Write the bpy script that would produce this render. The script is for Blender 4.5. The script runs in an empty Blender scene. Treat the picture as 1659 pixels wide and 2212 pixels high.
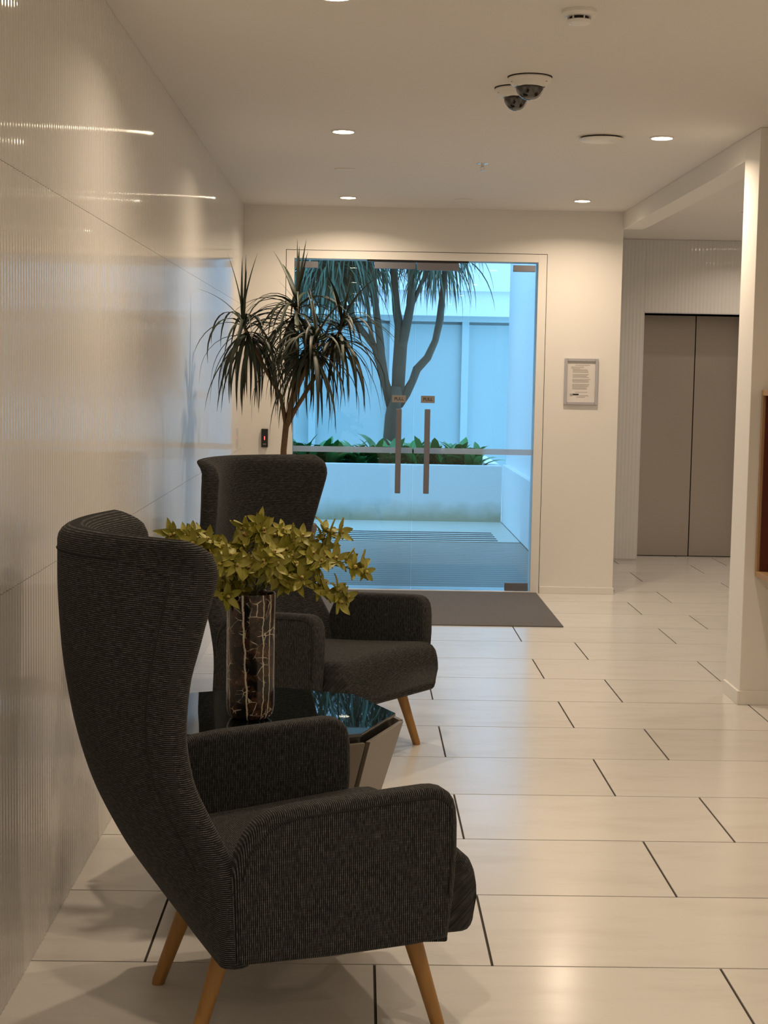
import bpy, math, random
from mathutils import Matrix, Vector

random.seed(7)
scene = bpy.context.scene
COL = scene.collection

# ------------------------------------------------------------------ camera
F_PX, IW, IH = 3322.8, 1659.0, 2212.0
YAW, PITCH, ROLL, CAM_H = 0.0170, 0.0882, 0.0177, 1.5
cam_data = bpy.data.cameras.new('camera')
cam_data.sensor_fit = 'VERTICAL'
cam_data.sensor_height = 36.0
cam_data.lens = F_PX / IH * 36.0
cam_data.clip_start = 0.05
cam_data.clip_end = 200
cam = bpy.data.objects.new('camera', cam_data)
COL.objects.link(cam)
fwd = Vector((math.sin(YAW) * math.cos(PITCH), math.cos(YAW) * math.cos(PITCH), -math.sin(PITCH)))
rgt = Vector((math.cos(YAW), -math.sin(YAW), 0))
upv = rgt.cross(fwd)
r2 = math.cos(ROLL) * rgt + math.sin(ROLL) * upv
u2 = -math.sin(ROLL) * rgt + math.cos(ROLL) * upv
cm = Matrix((r2, u2, -fwd)).transposed().to_4x4()
cm.translation = (0, 0, CAM_H)
cam.matrix_world = cm
scene.camera = cam

# ------------------------------------------------------------------ sky, exposure
world = bpy.data.worlds.new('overcast_sky')
scene.world = world
world.use_nodes = True
bg = world.node_tree.nodes['Background']
bg.inputs['Color'].default_value = (0.31, 0.61, 1.0, 1)
bg.inputs['Strength'].default_value = 3.55
scene.view_settings.view_transform = 'Standard'
scene.view_settings.look = 'None'
scene.view_settings.exposure = 0.0
scene.view_settings.gamma = 1.0
scene.view_settings.use_curve_mapping = False

LAMP_W = 11.9                     # watts of each ceiling downlight
LAMP_COL = (1.0, 0.785, 0.575)

# room measures (metres; camera stands at x=0, y=0)
XL, YF, HC = -0.814, 10.69, 2.651   # left wall, far wall, ceiling
XC = 1.795                          # plane of the pillar / beam
YB = -4.0                           # wall behind the viewer
XR = 2.20                           # right-hand wall (beyond the frame)
YP0, YP1 = 7.06, 7.33               # pillar wall
YLIFT, YDOOR = 12.68, 13.10         # lift wall, lift doors
XE = 4.6                            # end of the lift corridor


# ------------------------------------------------------------------ helpers
def tag(o, label=None, cat=None, group=None, kind=None):
    if label: o['label'] = label
    if cat: o['category'] = cat
    if group: o['group'] = group
    if kind: o['kind'] = kind
    return o


def empty(name, loc=(0, 0, 0), rz=0.0):
    o = bpy.data.objects.new(name, None)
    o.empty_display_size = 0.1
    COL.objects.link(o)
    o.location = loc
    o.rotation_euler = (0, 0, rz)
    return o


def mobj(name, me, mat=None, parent=None, loc=(0, 0, 0), rot=(0, 0, 0)):
    o = bpy.data.objects.new(name, me)
    COL.objects.link(o)
    if mat is not None and not me.materials:
        me.materials.append(mat)
    if parent is not None:
        o.parent = parent
    o.location = loc
    o.rotation_euler = rot
    return o


def recalc(me):
    import bmesh
    bm = bmesh.new(); bm.from_mesh(me)
    bmesh.ops.recalc_face_normals(bm, faces=bm.faces)
    bm.to_mesh(me); bm.free()


class MB:
    """collects geometry for one mesh"""
    def __init__(s):
        s.v, s.f, s.uv = [], [], None

    def add(s, verts, faces):
        b = len(s.v)
        s.v += [tuple(p) for p in verts]
        s.f += [tuple(i + b for i in f) for f in faces]
        return s

    def box(s, x0, x1, y0, y1, z0, z1):
        return s.add([(x0, y0, z0), (x1, y0, z0), (x1, y1, z0), (x0, y1, z0),
                      (x0, y0, z1), (x1, y0, z1), (x1, y1, z1), (x0, y1, z1)],
                     [(0, 3, 2, 1), (4, 5, 6, 7), (0, 1, 5, 4), (1, 2, 6, 5), (2, 3, 7, 6), (3, 0, 4, 7)])

    def lathe(s, prof, n=32, c=(0, 0, 0), cap0=True, cap1=True):
        vs, fs = [], []
        m = len(prof)
        for r, z in prof:
            for k in range(n):
                a = 2 * math.pi * k / n
                vs.append((c[0] + r * math.cos(a), c[1] + r * math.sin(a), c[2] + z))
        for j in range(m - 1):
            for k in range(n):
                k2 = (k + 1) % n
                fs.append((j * n + k, j * n + k2, (j + 1) * n + k2, (j + 1) * n + k))
        if cap0: fs.append(tuple(reversed(range(n))))
        if cap1: fs.append(tuple((m - 1) * n + k for k in range(n)))
        return s.add(vs, fs)

    def tube(s, pts, rad, n=8):
        pts = [Vector(p) for p in pts]
        if not hasattr(rad, '__len__'): rad = [rad] * len(pts)
        vs, fs = [], []
        prev = None
        for i, p in enumerate(pts):
            d = (pts[min(i + 1, len(pts) - 1)] - pts[max(i - 1, 0)]).normalized()
            if prev is None:
                a = Vector((0, 0, 1)) if abs(d.z) < .9 else Vector((1, 0, 0))
                u = d.cross(a).normalized()
            else:
                u = (prev - d * prev.dot(d)).normalized()
            prev = u
            w = d.cross(u)
            for k in range(n):
                t = 2 * math.pi * k / n
                vs.append(p + (u * math.cos(t) + w * math.sin(t)) * rad[i])
        for i in range(len(pts) - 1):
            for k in range(n):
                k2 = (k + 1) % n
                fs.append((i * n + k, i * n + k2, (i + 1) * n + k2, (i + 1) * n + k))
        fs.append(tuple(reversed(range(n))))
        fs.append(tuple((len(pts) - 1) * n + k for k in range(n)))
        return s.add(vs, fs)

    def mesh(s, name, mat=None, smooth=False, bevel=0.0, seg=2, fix=True):
        import bmesh
        me = bpy.data.meshes.new(name)
        me.from_pydata(s.v, [], s.f)
        if bevel > 0 or fix:
            bm = bmesh.new(); bm.from_mesh(me)
            if fix: bmesh.ops.recalc_face_normals(bm, faces=bm.faces)
            if bevel > 0:
                es = [e for e in bm.edges if len(e.link_faces) == 2 and e.calc_face_angle(0) > 0.6]
                bmesh.ops.bevel(bm, geom=es, offset=bevel, segments=seg, affect='EDGES', profile=0.5)
            bm.to_mesh(me); bm.free()
        if mat: me.materials.append(mat)
        if smooth:
            me.shade_smooth()
            if smooth != 'all':
                import math as _m
                try: me.set_sharp_from_angle(angle=_m.radians(40))
                except Exception: pass
        return me

    def build(s, name, mat, parent=None, smooth=False, bevel=0.0, seg=2, loc=(0, 0, 0), rot=(0, 0, 0)):
        return mobj(name, s.mesh(name, mat, smooth, bevel, seg), None, parent, loc, rot)


def copy_tree(o, parent=None):
    c = o.copy()
    COL.objects.link(c)
    c.parent = parent
    for ch in list(o.children):
        copy_tree(ch, c)
    return c


def curve1(nodes):
    """smooth interpolation through (t, value) nodes"""
    nodes = sorted(nodes)
    T = [a for a, b in nodes]; V = [b for a, b in nodes]
    n = len(T)
    m = []
    for i in range(n):
        if i == 0: m.append((V[1] - V[0]) / (T[1] - T[0]))
        elif i == n - 1: m.append((V[-1] - V[-2]) / (T[-1] - T[-2]))
        else:
            a = (V[i] - V[i - 1]) / (T[i] - T[i - 1]); b = (V[i + 1] - V[i]) / (T[i + 1] - T[i])
            m.append(0.0 if a * b <= 0 else 2 * a * b / (a + b))
    def f(t):
        if t <= T[0]: return V[0]
        if t >= T[-1]: return V[-1]
        for i in range(n - 1):
            if t <= T[i + 1]:
                h = T[i + 1] - T[i]; s = (t - T[i]) / h
                return ((1 + 2 * s) * (1 - s) ** 2 * V[i] + s * (1 - s) ** 2 * h * m[i]
                        + s * s * (3 - 2 * s) * V[i + 1] + s * s * (s - 1) * h * m[i + 1])
    return f


# ------------------------------------------------------------------ materials
def new_mat(name):
    m = bpy.data.materials.new(name)
    m.use_nodes = True
    nt = m.node_tree
    return m, nt, nt.nodes['Principled BSDF']


def N(nt, t, **kw):
    n = nt.nodes.new(t)
    for k, v in kw.items():
        if k in n.inputs: n.inputs[k].default_value = v
        else: setattr(n, k, v)
    return n


def plain(name, col, rough=0.6, metal=0.0, spec=0.5, var=0.04, scale=8.0, bump=0.0, coat=0.0):
    """principled colour with a light procedural noise variation"""
    m, nt, b = new_mat(name)
    tc = N(nt, 'ShaderNodeTexCoord')
    no = N(nt, 'ShaderNodeTexNoise', Scale=scale, Detail=4.0)
    nt.links.new(tc.outputs['Object'], no.inputs['Vector'])
    ramp = N(nt, 'ShaderNodeMix', data_type='RGBA')
    a = tuple(max(0, c * (1 - var)) for c in col); c2 = tuple(min(1, c * (1 + var)) for c in col)
    ramp.inputs[6].default_value = (*a, 1); ramp.inputs[7].default_value = (*c2, 1)
    nt.links.new(no.outputs['Fac'], ramp.inputs[0])
    nt.links.new(ramp.outputs[2], b.inputs['Base Color'])
    b.inputs['Roughness'].default_value = rough
    b.inputs['Metallic'].default_value = metal
    b.inputs['Specular IOR Level'].default_value = spec
    b.inputs['Coat Weight'].default_value = coat
    if bump > 0:
        bp = N(nt, 'ShaderNodeBump', Strength=bump, Distance=0.002)
        n2 = N(nt, 'ShaderNodeTexNoise', Scale=scale * 25, Detail=2.0)
        nt.links.new(tc.outputs['Object'], n2.inputs['Vector'])
        nt.links.new(n2.outputs['Fac'], bp.inputs['Height'])
        nt.links.new(bp.outputs['Normal'], b.inputs['Normal'])
    return m


def mat_fabric():
    m, nt, b = new_mat('woven_charcoal')
    L = nt.links
    uv = N(nt, 'ShaderNodeUVMap', uv_map='weave')
    sep = N(nt, 'ShaderNodeSeparateXYZ'); L.new(uv.outputs['UV'], sep.inputs[0])
    def math_(op, a, bb=None, c=None):
        n = N(nt, 'ShaderNodeMath', operation=op)
        for i, x in enumerate((a, bb, c)):
            if x is None: continue
            if isinstance(x, (int, float)): n.inputs[i].default_value = x
            else: L.new(x, n.inputs[i])
        return n.outputs[0]
    rib = math_('SINE', math_('MULTIPLY', sep.outputs[1], 2 * math.pi / 0.0046))
    rib = math_('MULTIPLY_ADD', rib, 0.5, 0.5)
    weft = math_('SINE', math_('MULTIPLY', sep.outputs[0], 2 * math.pi / 0.0058))
    weft = math_('MULTIPLY_ADD', weft, 0.5, 0.5)
    # irregular yarn: noise stretched along each yarn direction
    mp = N(nt, 'ShaderNodeMapping'); mp.inputs['Scale'].default_value = (60, 420, 1)
    L.new(uv.outputs['UV'], mp.inputs['Vector'])
    n1 = N(nt, 'ShaderNodeTexNoise', Scale=1.0, Detail=2.0); L.new(mp.outputs[0], n1.inputs['Vector'])
    mp2 = N(nt, 'ShaderNodeMapping'); mp2.inputs['Scale'].default_value = (330, 40, 1)
    L.new(uv.outputs['UV'], mp2.inputs['Vector'])
    n2 = N(nt, 'ShaderNodeTexNoise', Scale=1.0, Detail=2.0); L.new(mp2.outputs[0], n2.inputs['Vector'])
    r1 = N(nt, 'ShaderNodeMapRange'); r1.inputs[1].default_value = .38; r1.inputs[2].default_value = .66
    L.new(n1.outputs['Fac'], r1.inputs[0])
    r2_ = N(nt, 'ShaderNodeMapRange'); r2_.inputs[1].default_value = .40; r2_.inputs[2].default_value = .70
    L.new(n2.outputs['Fac'], r2_.inputs[0])
    a = math_('MULTIPLY', math_('POWER', rib, 2.2), math_('MULTIPLY_ADD', r1.outputs[0], .75, .25))
    cross = math_('MULTIPLY_ADD', math_('MULTIPLY', weft, r2_.outputs[0]), .55, .45)
    fac = math_('MULTIPLY', a, cross)
    mix = N(nt, 'ShaderNodeMix', data_type='RGBA')
    mix.inputs[6].default_value = (0.0048, 0.0051, 0.0053, 1)
    mix.inputs[7].default_value = (0.215, 0.22, 0.215, 1)
    L.new(fac, mix.inputs[0])
    L.new(mix.outputs[2], b.inputs['Base Color'])
    b.inputs['Roughness'].default_value = 0.95
    b.inputs['Specular IOR Level'].default_value = 0.15
    b.inputs['Sheen Weight'].default_value = 0.05
    bp = N(nt, 'ShaderNodeBump', Strength=0.35, Distance=0.001)
    L.new(rib, bp.inputs['Height']); L.new(bp.outputs['Normal'], b.inputs['Normal'])
    return m


def mat_wood(name, c0, c1, rough=0.45, scale=(3, 3, 40), axis_noise=6.0):
    m, nt, b = new_mat(name)
    tc = N(nt, 'ShaderNodeTexCoord')
    mp = N(nt, 'ShaderNodeMapping'); mp.inputs['Scale'].default_value = scale
    nt.links.new(tc.outputs['Object'], mp.inputs['Vector'])
    no = N(nt, 'ShaderNodeTexNoise', Scale=axis_noise, Detail=5.0, Roughness=0.6)
    nt.links.new(mp.outputs[0], no.inputs['Vector'])
    mix = N(nt, 'ShaderNodeMix', data_type='RGBA')
    mix.inputs[6].default_value = (*c0, 1); mix.inputs[7].default_value = (*c1, 1)
    nt.links.new(no.outputs['Fac'], mix.inputs[0])
    nt.links.new(mix.outputs[2], b.inputs['Base Color'])
    b.inputs['Roughness'].default_value = rough
    return m


def mat_tile():
    m, nt, b = new_mat('porcelain_tile')
    L = nt.links
    oi = N(nt, 'ShaderNodeObjectInfo')
    tc = N(nt, 'ShaderNodeTexCoord')
    mp = N(nt, 'ShaderNodeMapping'); mp.inputs['Scale'].default_value = (1.2, 4.5, 1)
    va = N(nt, 'ShaderNodeVectorMath', operation='ADD')
    L.new(tc.outputs['Object'], va.inputs[0])
    sc = N(nt, 'ShaderNodeVectorMath', operation='SCALE'); sc.inputs[0].default_value = (7, 13, 5)
    L.new(oi.outputs['Random'], sc.inputs['Scale']); L.new(sc.outputs[0], va.inputs[1])
    L.new(va.outputs[0], mp.inputs['Vector'])
    no = N(nt, 'ShaderNodeTexNoise', Scale=2.2, Detail=6.0, Roughness=0.62)
    L.new(mp.outputs[0], no.inputs['Vector'])
    cr = N(nt, 'ShaderNodeValToRGB')
    cr.color_ramp.elements[0].position = .30; cr.color_ramp.elements[0].color = (.635, .61, .57, 1)
    cr.color_ramp.elements[1].position = .52; cr.color_ramp.elements[1].color = (.695, .675, .64, 1)
    L.new(no.outputs['Fac'], cr.inputs[0])
    hs = N(nt, 'ShaderNodeHueSaturation')
    mr = N(nt, 'ShaderNodeMapRange'); mr.inputs[3].default_value = .96; mr.inputs[4].default_value = 1.03
    L.new(oi.outputs['Random'], mr.inputs[0]); L.new(mr.outputs[0], hs.inputs['Value'])
    L.new(cr.outputs[0], hs.inputs['Color'])
    L.new(hs.outputs[0], b.inputs['Base Color'])
    mr2 = N(nt, 'ShaderNodeMapRange'); mr2.inputs[3].default_value = .23; mr2.inputs[4].default_value = .15
    L.new(no.outputs['Fac'], mr2.inputs[0]); L.new(mr2.outputs[0], b.inputs['Roughness'])
    b.inputs['Specular IOR Level'].default_value = 0.5
    return m


def mat_glass(name, tint, ior=1.45, rough=0.0):
    """thin clear pane: tinted transmission with a fresnel reflection"""
    m, nt, b = new_mat(name)
    nt.nodes.remove(b)
    out = nt.nodes['Material Output']
    tr = N(nt, 'ShaderNodeBsdfTransparent'); tr.inputs['Color'].default_value = (*tint, 1)
    gl = N(nt, 'ShaderNodeBsdfGlossy'); gl.inputs['Roughness'].default_value = rough
    gl.inputs['Color'].default_value = (.9, .95, .95, 1)
    fr = N(nt, 'ShaderNodeFresnel'); fr.inputs['IOR'].default_value = ior
    mx = N(nt, 'ShaderNodeMixShader')
    nt.links.new(fr.outputs[0], mx.inputs[0]); nt.links.new(tr.outputs[0], mx.inputs[1]); nt.links.new(gl.outputs[0], mx.inputs[2])
    nt.links.new(mx.outputs[0], out.inputs['Surface'])
    return m


def mat_frost():
    m, nt, b = new_mat('frosted_film')
    out = nt.nodes['Material Output']
    b.inputs['Base Color'].default_value = (.6, .6, .62, 1); b.inputs['Roughness'].default_value = .6
    tl = N(nt, 'ShaderNodeBsdfTranslucent'); tl.inputs['Color'].default_value = (.9, .88, .86, 1)
    mx = N(nt, 'ShaderNodeMixShader'); mx.inputs[0].default_value = .55
    nt.links.new(b.outputs[0], mx.inputs[1]); nt.links.new(tl.outputs[0], mx.inputs[2])
    tp = N(nt, 'ShaderNodeBsdfTransparent'); tp.inputs['Color'].default_value = (.9, .93, .94, 1)
    m2 = N(nt, 'ShaderNodeMixShader'); m2.inputs[0].default_value = .42
    nt.links.new(mx.outputs[0], m2.inputs[1]); nt.links.new(tp.outputs[0], m2.inputs[2])
    nt.links.new(m2.outputs[0], out.inputs['Surface'])
    return m


def mat_emit(name, col, strength):
    m, nt, b = new_mat(name)
    b.inputs['Base Color'].default_value = (*col, 1)
    b.inputs['Emission Color'].default_value = (*col, 1)
    b.inputs['Emission Strength'].default_value = strength
    return m


def mat_steel(name, col, rough, scale=(60, 60, 1.0)):
    m, nt, b = new_mat(name)
    tc = N(nt, 'ShaderNodeTexCoord')
    mp = N(nt, 'ShaderNodeMapping'); mp.inputs['Scale'].default_value = scale
    no = N(nt, 'ShaderNodeTexNoise', Scale=6.0, Detail=3.0)
    nt.links.new(tc.outputs['Object'], mp.inputs['Vector']); nt.links.new(mp.outputs[0], no.inputs['Vector'])
    mr = N(nt, 'ShaderNodeMapRange'); mr.inputs[3].default_value = rough * .85; mr.inputs[4].default_value = rough * 1.15
    nt.links.new(no.outputs['Fac'], mr.inputs[0]); nt.links.new(mr.outputs[0], b.inputs['Roughness'])
    b.inputs['Base Color'].default_value = (*col, 1); b.inputs['Metallic'].default_value = 1.0
    return m


def mat_marble():
    m, nt, b = new_mat('dark_veined_marble')
    L = nt.links
    tc = N(nt, 'ShaderNodeTexCoord')
    # warp the coordinates a little, then thin white veins running mostly upright
    wn = N(nt, 'ShaderNodeTexNoise', Scale=9.0, Detail=3.0); L.new(tc.outputs['Object'], wn.inputs['Vector'])
    wa = N(nt, 'ShaderNodeMix', data_type='VECTOR'); wa.inputs[0].default_value = .055
    L.new(tc.outputs['Object'], wa.inputs[4]); L.new(wn.outputs['Color'], wa.inputs[5])
    def veins(scale, thr, seedv):
        mp = N(nt, 'ShaderNodeMapping'); mp.inputs['Scale'].default_value = scale; mp.inputs['Location'].default_value = seedv
        L.new(wa.outputs[1], mp.inputs['Vector'])
        vo = N(nt, 'ShaderNodeTexVoronoi', feature='DISTANCE_TO_EDGE', Scale=1.0); L.new(mp.outputs[0], vo.inputs['Vector'])
        cr = N(nt, 'ShaderNodeMapRange'); cr.inputs[1].default_value = thr; cr.inputs[2].default_value = thr * .45
        L.new(vo.outputs['Distance'], cr.inputs[0])
        return cr.outputs[0]
    def mth(op, a, bb=None):
        n = N(nt, 'ShaderNodeMath', operation=op)
        for i, x in enumerate((a, bb)):
            if x is None: continue
            if isinstance(x, (int, float)): n.inputs[i].default_value = x
            else: L.new(x, n.inputs[i])
        return n.outputs[0]
    # long upright veins at irregular spacing round the cylinder
    sp = N(nt, 'ShaderNodeSeparateXYZ'); L.new(tc.outputs['Object'], sp.inputs[0])
    ang = mth('ARCTAN2', sp.outputs[0], mth('MULTIPLY', sp.outputs[1], -1.0))
    wz = N(nt, 'ShaderNodeTexNoise', Scale=13.0, Detail=4.0, Roughness=.6); L.new(tc.outputs['Object'], wz.inputs['Vector'])
    wob = mth('MULTIPLY', mth('SUBTRACT', wz.outputs['Fac'], .5), .38)
    def upright(a0, lean, half):
        d = mth('ABSOLUTE', mth('ADD', mth('SUBTRACT', ang, a0), mth('ADD', wob, mth('MULTIPLY', sp.outputs[2], lean))))
        r = N(nt, 'ShaderNodeMapRange'); r.inputs[1].default_value = half; r.inputs[2].default_value = half * .55
        L.new(d, r.inputs[0])
        return r.outputs[0]
    v1 = upright(-.05, .7, .050)
    for a0, lean, half in ((.62, .05, .030), (.92, -.1, .028), (-.95, .3, .020), (1.9, .2, .04), (-2.0, .1, .03), (2.9, 0, .03)):
        v1 = mth('MAXIMUM', v1, upright(a0, lean, half))
    v2 = veins((27, 27, 34), .034, (4.1, .2, 3.3))
    nz = N(nt, 'ShaderNodeTexNoise', Scale=22.0, Detail=2.0); L.new(tc.outputs['Object'], nz.inputs['Vector'])
    g2 = N(nt, 'ShaderNodeMath', operation='MULTIPLY'); L.new(v2, g2.inputs[0])
    rr = N(nt, 'ShaderNodeMapRange'); rr.inputs[1].default_value = .50; rr.inputs[2].default_value = .62
    L.new(nz.outputs['Fac'], rr.inputs[0]); L.new(rr.outputs[0], g2.inputs[1])
    vm = N(nt, 'ShaderNodeMath', operation='MAXIMUM'); L.new(v1, vm.inputs[0]); L.new(g2.outputs[0], vm.inputs[1])
    bn = N(nt, 'ShaderNodeTexNoise', Scale=16.0, Detail=8.0, Roughness=.75); L.new(tc.outputs['Object'], bn.inputs['Vector'])
    cr = N(nt, 'ShaderNodeValToRGB')
    e = cr.color_ramp.elements
    e[0].position = .47; e[0].color = (.0035, .0035, .004, 1)
    e[1].position = .62; e[1].color = (.075, .036, .018, 1)
    e2 = cr.color_ramp.elements.new(.74); e2.color = (.28, .22, .16, 1)
    L.new(bn.outputs['Fac'], cr.inputs[0])
    mx = N(nt, 'ShaderNodeMix', data_type='RGBA'); mx.inputs[7].default_value = (.52, .47, .38, 1)
    L.new(vm.outputs[0], mx.inputs[0]); L.new(cr.outputs[0], mx.inputs[6])
    L.new(mx.outputs[2], b.inputs['Base Color'])
    b.inputs['Roughness'].default_value = .16
    return m


def mat_petal():
    m, nt, b = new_mat('orchid_petal')
    oi = N(nt, 'ShaderNodeObjectInfo')
    mix = N(nt, 'ShaderNodeMix', data_type='RGBA')
    mix.inputs[6].default_value = (.21, .205, .018, 1); mix.inputs[7].default_value = (.34, .31, .045, 1)
    nt.links.new(oi.outputs['Random'], mix.inputs[0]); nt.links.new(mix.outputs[2], b.inputs['Base Color'])
    b.inputs['Roughness'].default_value = .5
    b.inputs['Subsurface Weight'].default_value = 0.0
    return m


def mat_leaf(name, c0, c1, rough=.4):
    m, nt, b = new_mat(name)
    oi = N(nt, 'ShaderNodeObjectInfo')
    mix = N(nt, 'ShaderNodeMix', data_type='RGBA')
    mix.inputs[6].default_value = (*c0, 1); mix.inputs[7].default_value = (*c1, 1)
    nt.links.new(oi.outputs['Random'], mix.inputs[0]); nt.links.new(mix.outputs[2], b.inputs['Base Color'])
    b.inputs['Roughness'].default_value = rough
    return m


def mat_planter():
    """white render with a mossy stain that rises from the ground"""
    m, nt, b = new_mat('stained_white_render')
    tc = N(nt, 'ShaderNodeTexCoord'); sep = N(nt, 'ShaderNodeSeparateXYZ')
    nt.links.new(tc.outputs['Object'], sep.inputs[0])
    no = N(nt, 'ShaderNodeTexNoise', Scale=7.0, Detail=6.0); nt.links.new(tc.outputs['Object'], no.inputs['Vector'])
    ad = N(nt, 'ShaderNodeMath', operation='MULTIPLY_ADD'); ad.inputs[1].default_value = .16
    nt.links.new(no.outputs['Fac'], ad.inputs[0]); nt.links.new(sep.outputs[2], ad.inputs[2])
    mr = N(nt, 'ShaderNodeMapRange'); mr.inputs[1].default_value = .10; mr.inputs[2].default_value = .30
    nt.links.new(ad.outputs[0], mr.inputs[0])
    mix = N(nt, 'ShaderNodeMix', data_type='RGBA')
    mix.inputs[6].default_value = (.46, .43, .30, 1); mix.inputs[7].default_value = (.8, .8, .78, 1)
    nt.links.new(mr.outputs[0], mix.inputs[0]); nt.links.new(mix.outputs[2], b.inputs['Base Color'])
    b.inputs['Roughness'].default_value = .8
    return m


M = {}
M['wall'] = plain('warm_white_paint', (.80, .775, .73), .75, var=.015, scale=3)
M['ceil'] = plain('ceiling_paint', (.76, .735, .70), .8, var=.012, scale=2)
M['flute'] = plain('fluted_gloss_panel', (.66, .645, .62), .045, spec=.7, var=.02, scale=2)
M['backing'] = plain('panel_backing', (.35, .33, .30), .8)
M['grout'] = plain('dark_grout', (.045, .036, .028), .9, scale=40)
M['tile'] = mat_tile()
M['mat'] = plain('grey_mat_pile', (.15, .143, .138), .95, spec=.1, var=.35, scale=180, bump=.5)
M['fabric'] = mat_fabric()
M['piping'] = plain('charcoal_piping', (.022, .022, .021), .9, spec=.1, var=.2, scale=200)
M['oak'] = mat_wood('honey_oak', (.26, .125, .030), (.40, .21, .055), .42, (1, 1, .08), 60)
M['cabwood'] = mat_wood('light_cabinet_wood', (.32, .19, .09), (.42, .26, .13), .5, (1, 1, .12), 40)
M['redwood'] = mat_wood('dark_red_wood', (.075, .014, .006), (.12, .026, .010), .45, (1, 1, .12), 40)
M['blackglass'] = plain('black_glass', (.004, .006, .006), .015, spec=.9, var=.0)
M['blacklac'] = plain('black_lacquer', (.012, .011, .010), .3)
M['bronze'] = plain('bronze_laminate', (.115, .095, .072), .38, spec=.6, var=.05, scale=30)
M['marble'] = mat_marble()
M['petal'] = mat_petal()
M['lip'] = plain('orchid_lip', (.44, .36, .09), .5, var=.2, scale=90)
M['lipred'] = plain('orchid_lip_mark', (.12, .014, .010), .6)
M['stem'] = plain('orchid_stem', (.07, .075, .018), .5)
M['leafdark'] = mat_leaf('dracaena_leaf', (.009, .017, .008), (.022, .034, .013), .55)
M['leafout'] = mat_leaf('courtyard_tree_leaf', (.030, .075, .040), (.065, .135, .070), .5)
M['leafbed'] = mat_leaf('planter_leaf', (.025, .16, .035), (.06, .30, .07), .35)
M['bark'] = plain('dracaena_bark', (.17, .105, .052), .8, var=.3, scale=60, bump=.6)
M['barkout'] = plain('grey_tree_bark', (.085, .066, .042), .85, var=.35, scale=16, bump=.8)
M['pot'] = plain('taupe_pot', (.115, .092, .072), .6, var=.06, scale=14)
M['soil'] = plain('soil', (.03, .022, .015), .95, var=.4, scale=60)
M['glass'] = mat_glass('door_glass', (.88, .95, .96), 1.5)
M['frost'] = mat_frost()
M['nickel'] = mat_steel('satin_nickel', (.25, .255, .285), .42)
M['lift'] = mat_steel('brushed_lift_steel', (.41, .37, .335), .36, (1, 1, 1))
M['sign'] = plain('sign_plate', (.24, .225, .21), .5, metal=.2)
M['black'] = plain('black_plastic', (.012, .012, .012), .4)
M['dome'] = plain('smoked_dome', (.014, .013, .012), .04, spec=.8, coat=.6)
M['whiteplastic'] = plain('white_plastic', (.78, .76, .72), .35)
M['shadowgap'] = plain('dark_gap', (.02, .017, .014), .8)
M['chrome'] = mat_steel('chrome', (.75, .73, .7), .12)
M['silver'] = plain('silver_frame', (.47, .465, .49), .4, metal=.25)
M['paper'] = plain('notice_paper', (.70, .67, .64), .6, var=.02)
M['ink'] = plain('grey_print', (.38, .35, .33), .7)
M['inkdark'] = plain('dark_print', (.03, .02, .018), .7)
M['redled'] = mat_emit('red_led', (1.0, .05, .04), 4.0)
M['lens'] = mat_emit('lamp_lens', (1.0, .84, .60), 45.0)
M['extwhite'] = plain('courtyard_white_render', (.80, .81, .80), .8, var=.03, scale=4)
M['extwall'] = plain('pale_green_panel', (.50, .60, .58), .5, var=.03, scale=2)
M['extmullion'] = plain('pale_mullion', (.45, .55, .54), .5, var=.02)
M['extpane'] = plain('frosted_window_pane', (.40, .50, .49), .12, var=.02)
M['planter'] = mat_planter()
M['deck'] = mat_wood('weathered_deck', (.22, .18, .14), (.38, .33, .27), .35, (.6, 6, 6), 8)
M['paving'] = plain('pale_paving', (.60, .59, .50), .35, var=.12, scale=6)
M['drain'] = plain('drain_slot', (.02, .03, .035), .6)
M['sill'] = plain('aluminium_sill', (.72, .73, .74), .3, metal=.4)

# ================================================================== SETTING
# ---- floor: dark grout slab with every porcelain tile laid on it
floor = MB().box(XL - .05, XE, YB, YF + .10, -.16, -.004).box(XC - .15, XE, YF + .10, YDOOR + .3, -.16, -.004).build('floor', M['grout'])
tag(floor, 'pale porcelain tile floor with thin dark joints', kind='structure')
T_L, T_OFF, T_X0, T_Y0, T_R = 0.8885, 0.3025, 0.0606, 3.8178, 0.5414
GX, GY = 0.0035, 0.0030
_tile_cache = {}
def tile(x0, x1, y0, y1):
    w, d = round(x1 - x0, 4), round(y1 - y0, 4)
    if w < .02 or d < .02: return
    key = (w, d)
    if key not in _tile_cache:
        _tile_cache[key] = MB().box(-w / 2, w / 2, -d / 2, d / 2, -.012, 0).mesh('tile', M['tile'])
    mobj('tile', _tile_cache[key], None, floor, ((x0 + x1) / 2, (y0 + y1) / 2, 0))
for k in range(-15, 18):
    ya, yb = T_Y0 + k * T_R, T_Y0 + (k + 1) * T_R
    off = T_OFF if k % 2 == 0 else 0.0
    lo, hi = XL - .012, (XR if yb < YP0 + .05 else XE)
    if ya > YF - .3: lo = XC - .14
    ya_, yb_ = max(ya, YB), min(yb, YDOOR + .2)

    if yb_ - ya_ < .05: continue
    for i in range(-3, 7):
        xa, xb_ = T_X0 + off + i * T_L, T_X0 + off + (i + 1) * T_L
        xa, xb_ = max(xa, lo), min(xb_, hi)
        if xb_ - xa < .03: continue
        yc = min(yb_, YF + .08) if xb_ < 1.4 else yb_
        tile(xa + GX, xb_ - GX, ya_ + GY, yc - GY)

# ---- ceiling
ceiling = MB().box(XL - .3, XE + .2, YB - .2, YDOOR + .5, HC, HC + .25).build('ceiling', M['ceil'])
tag(ceiling, 'smooth white ceiling with recessed downlights', kind='structure')

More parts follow.
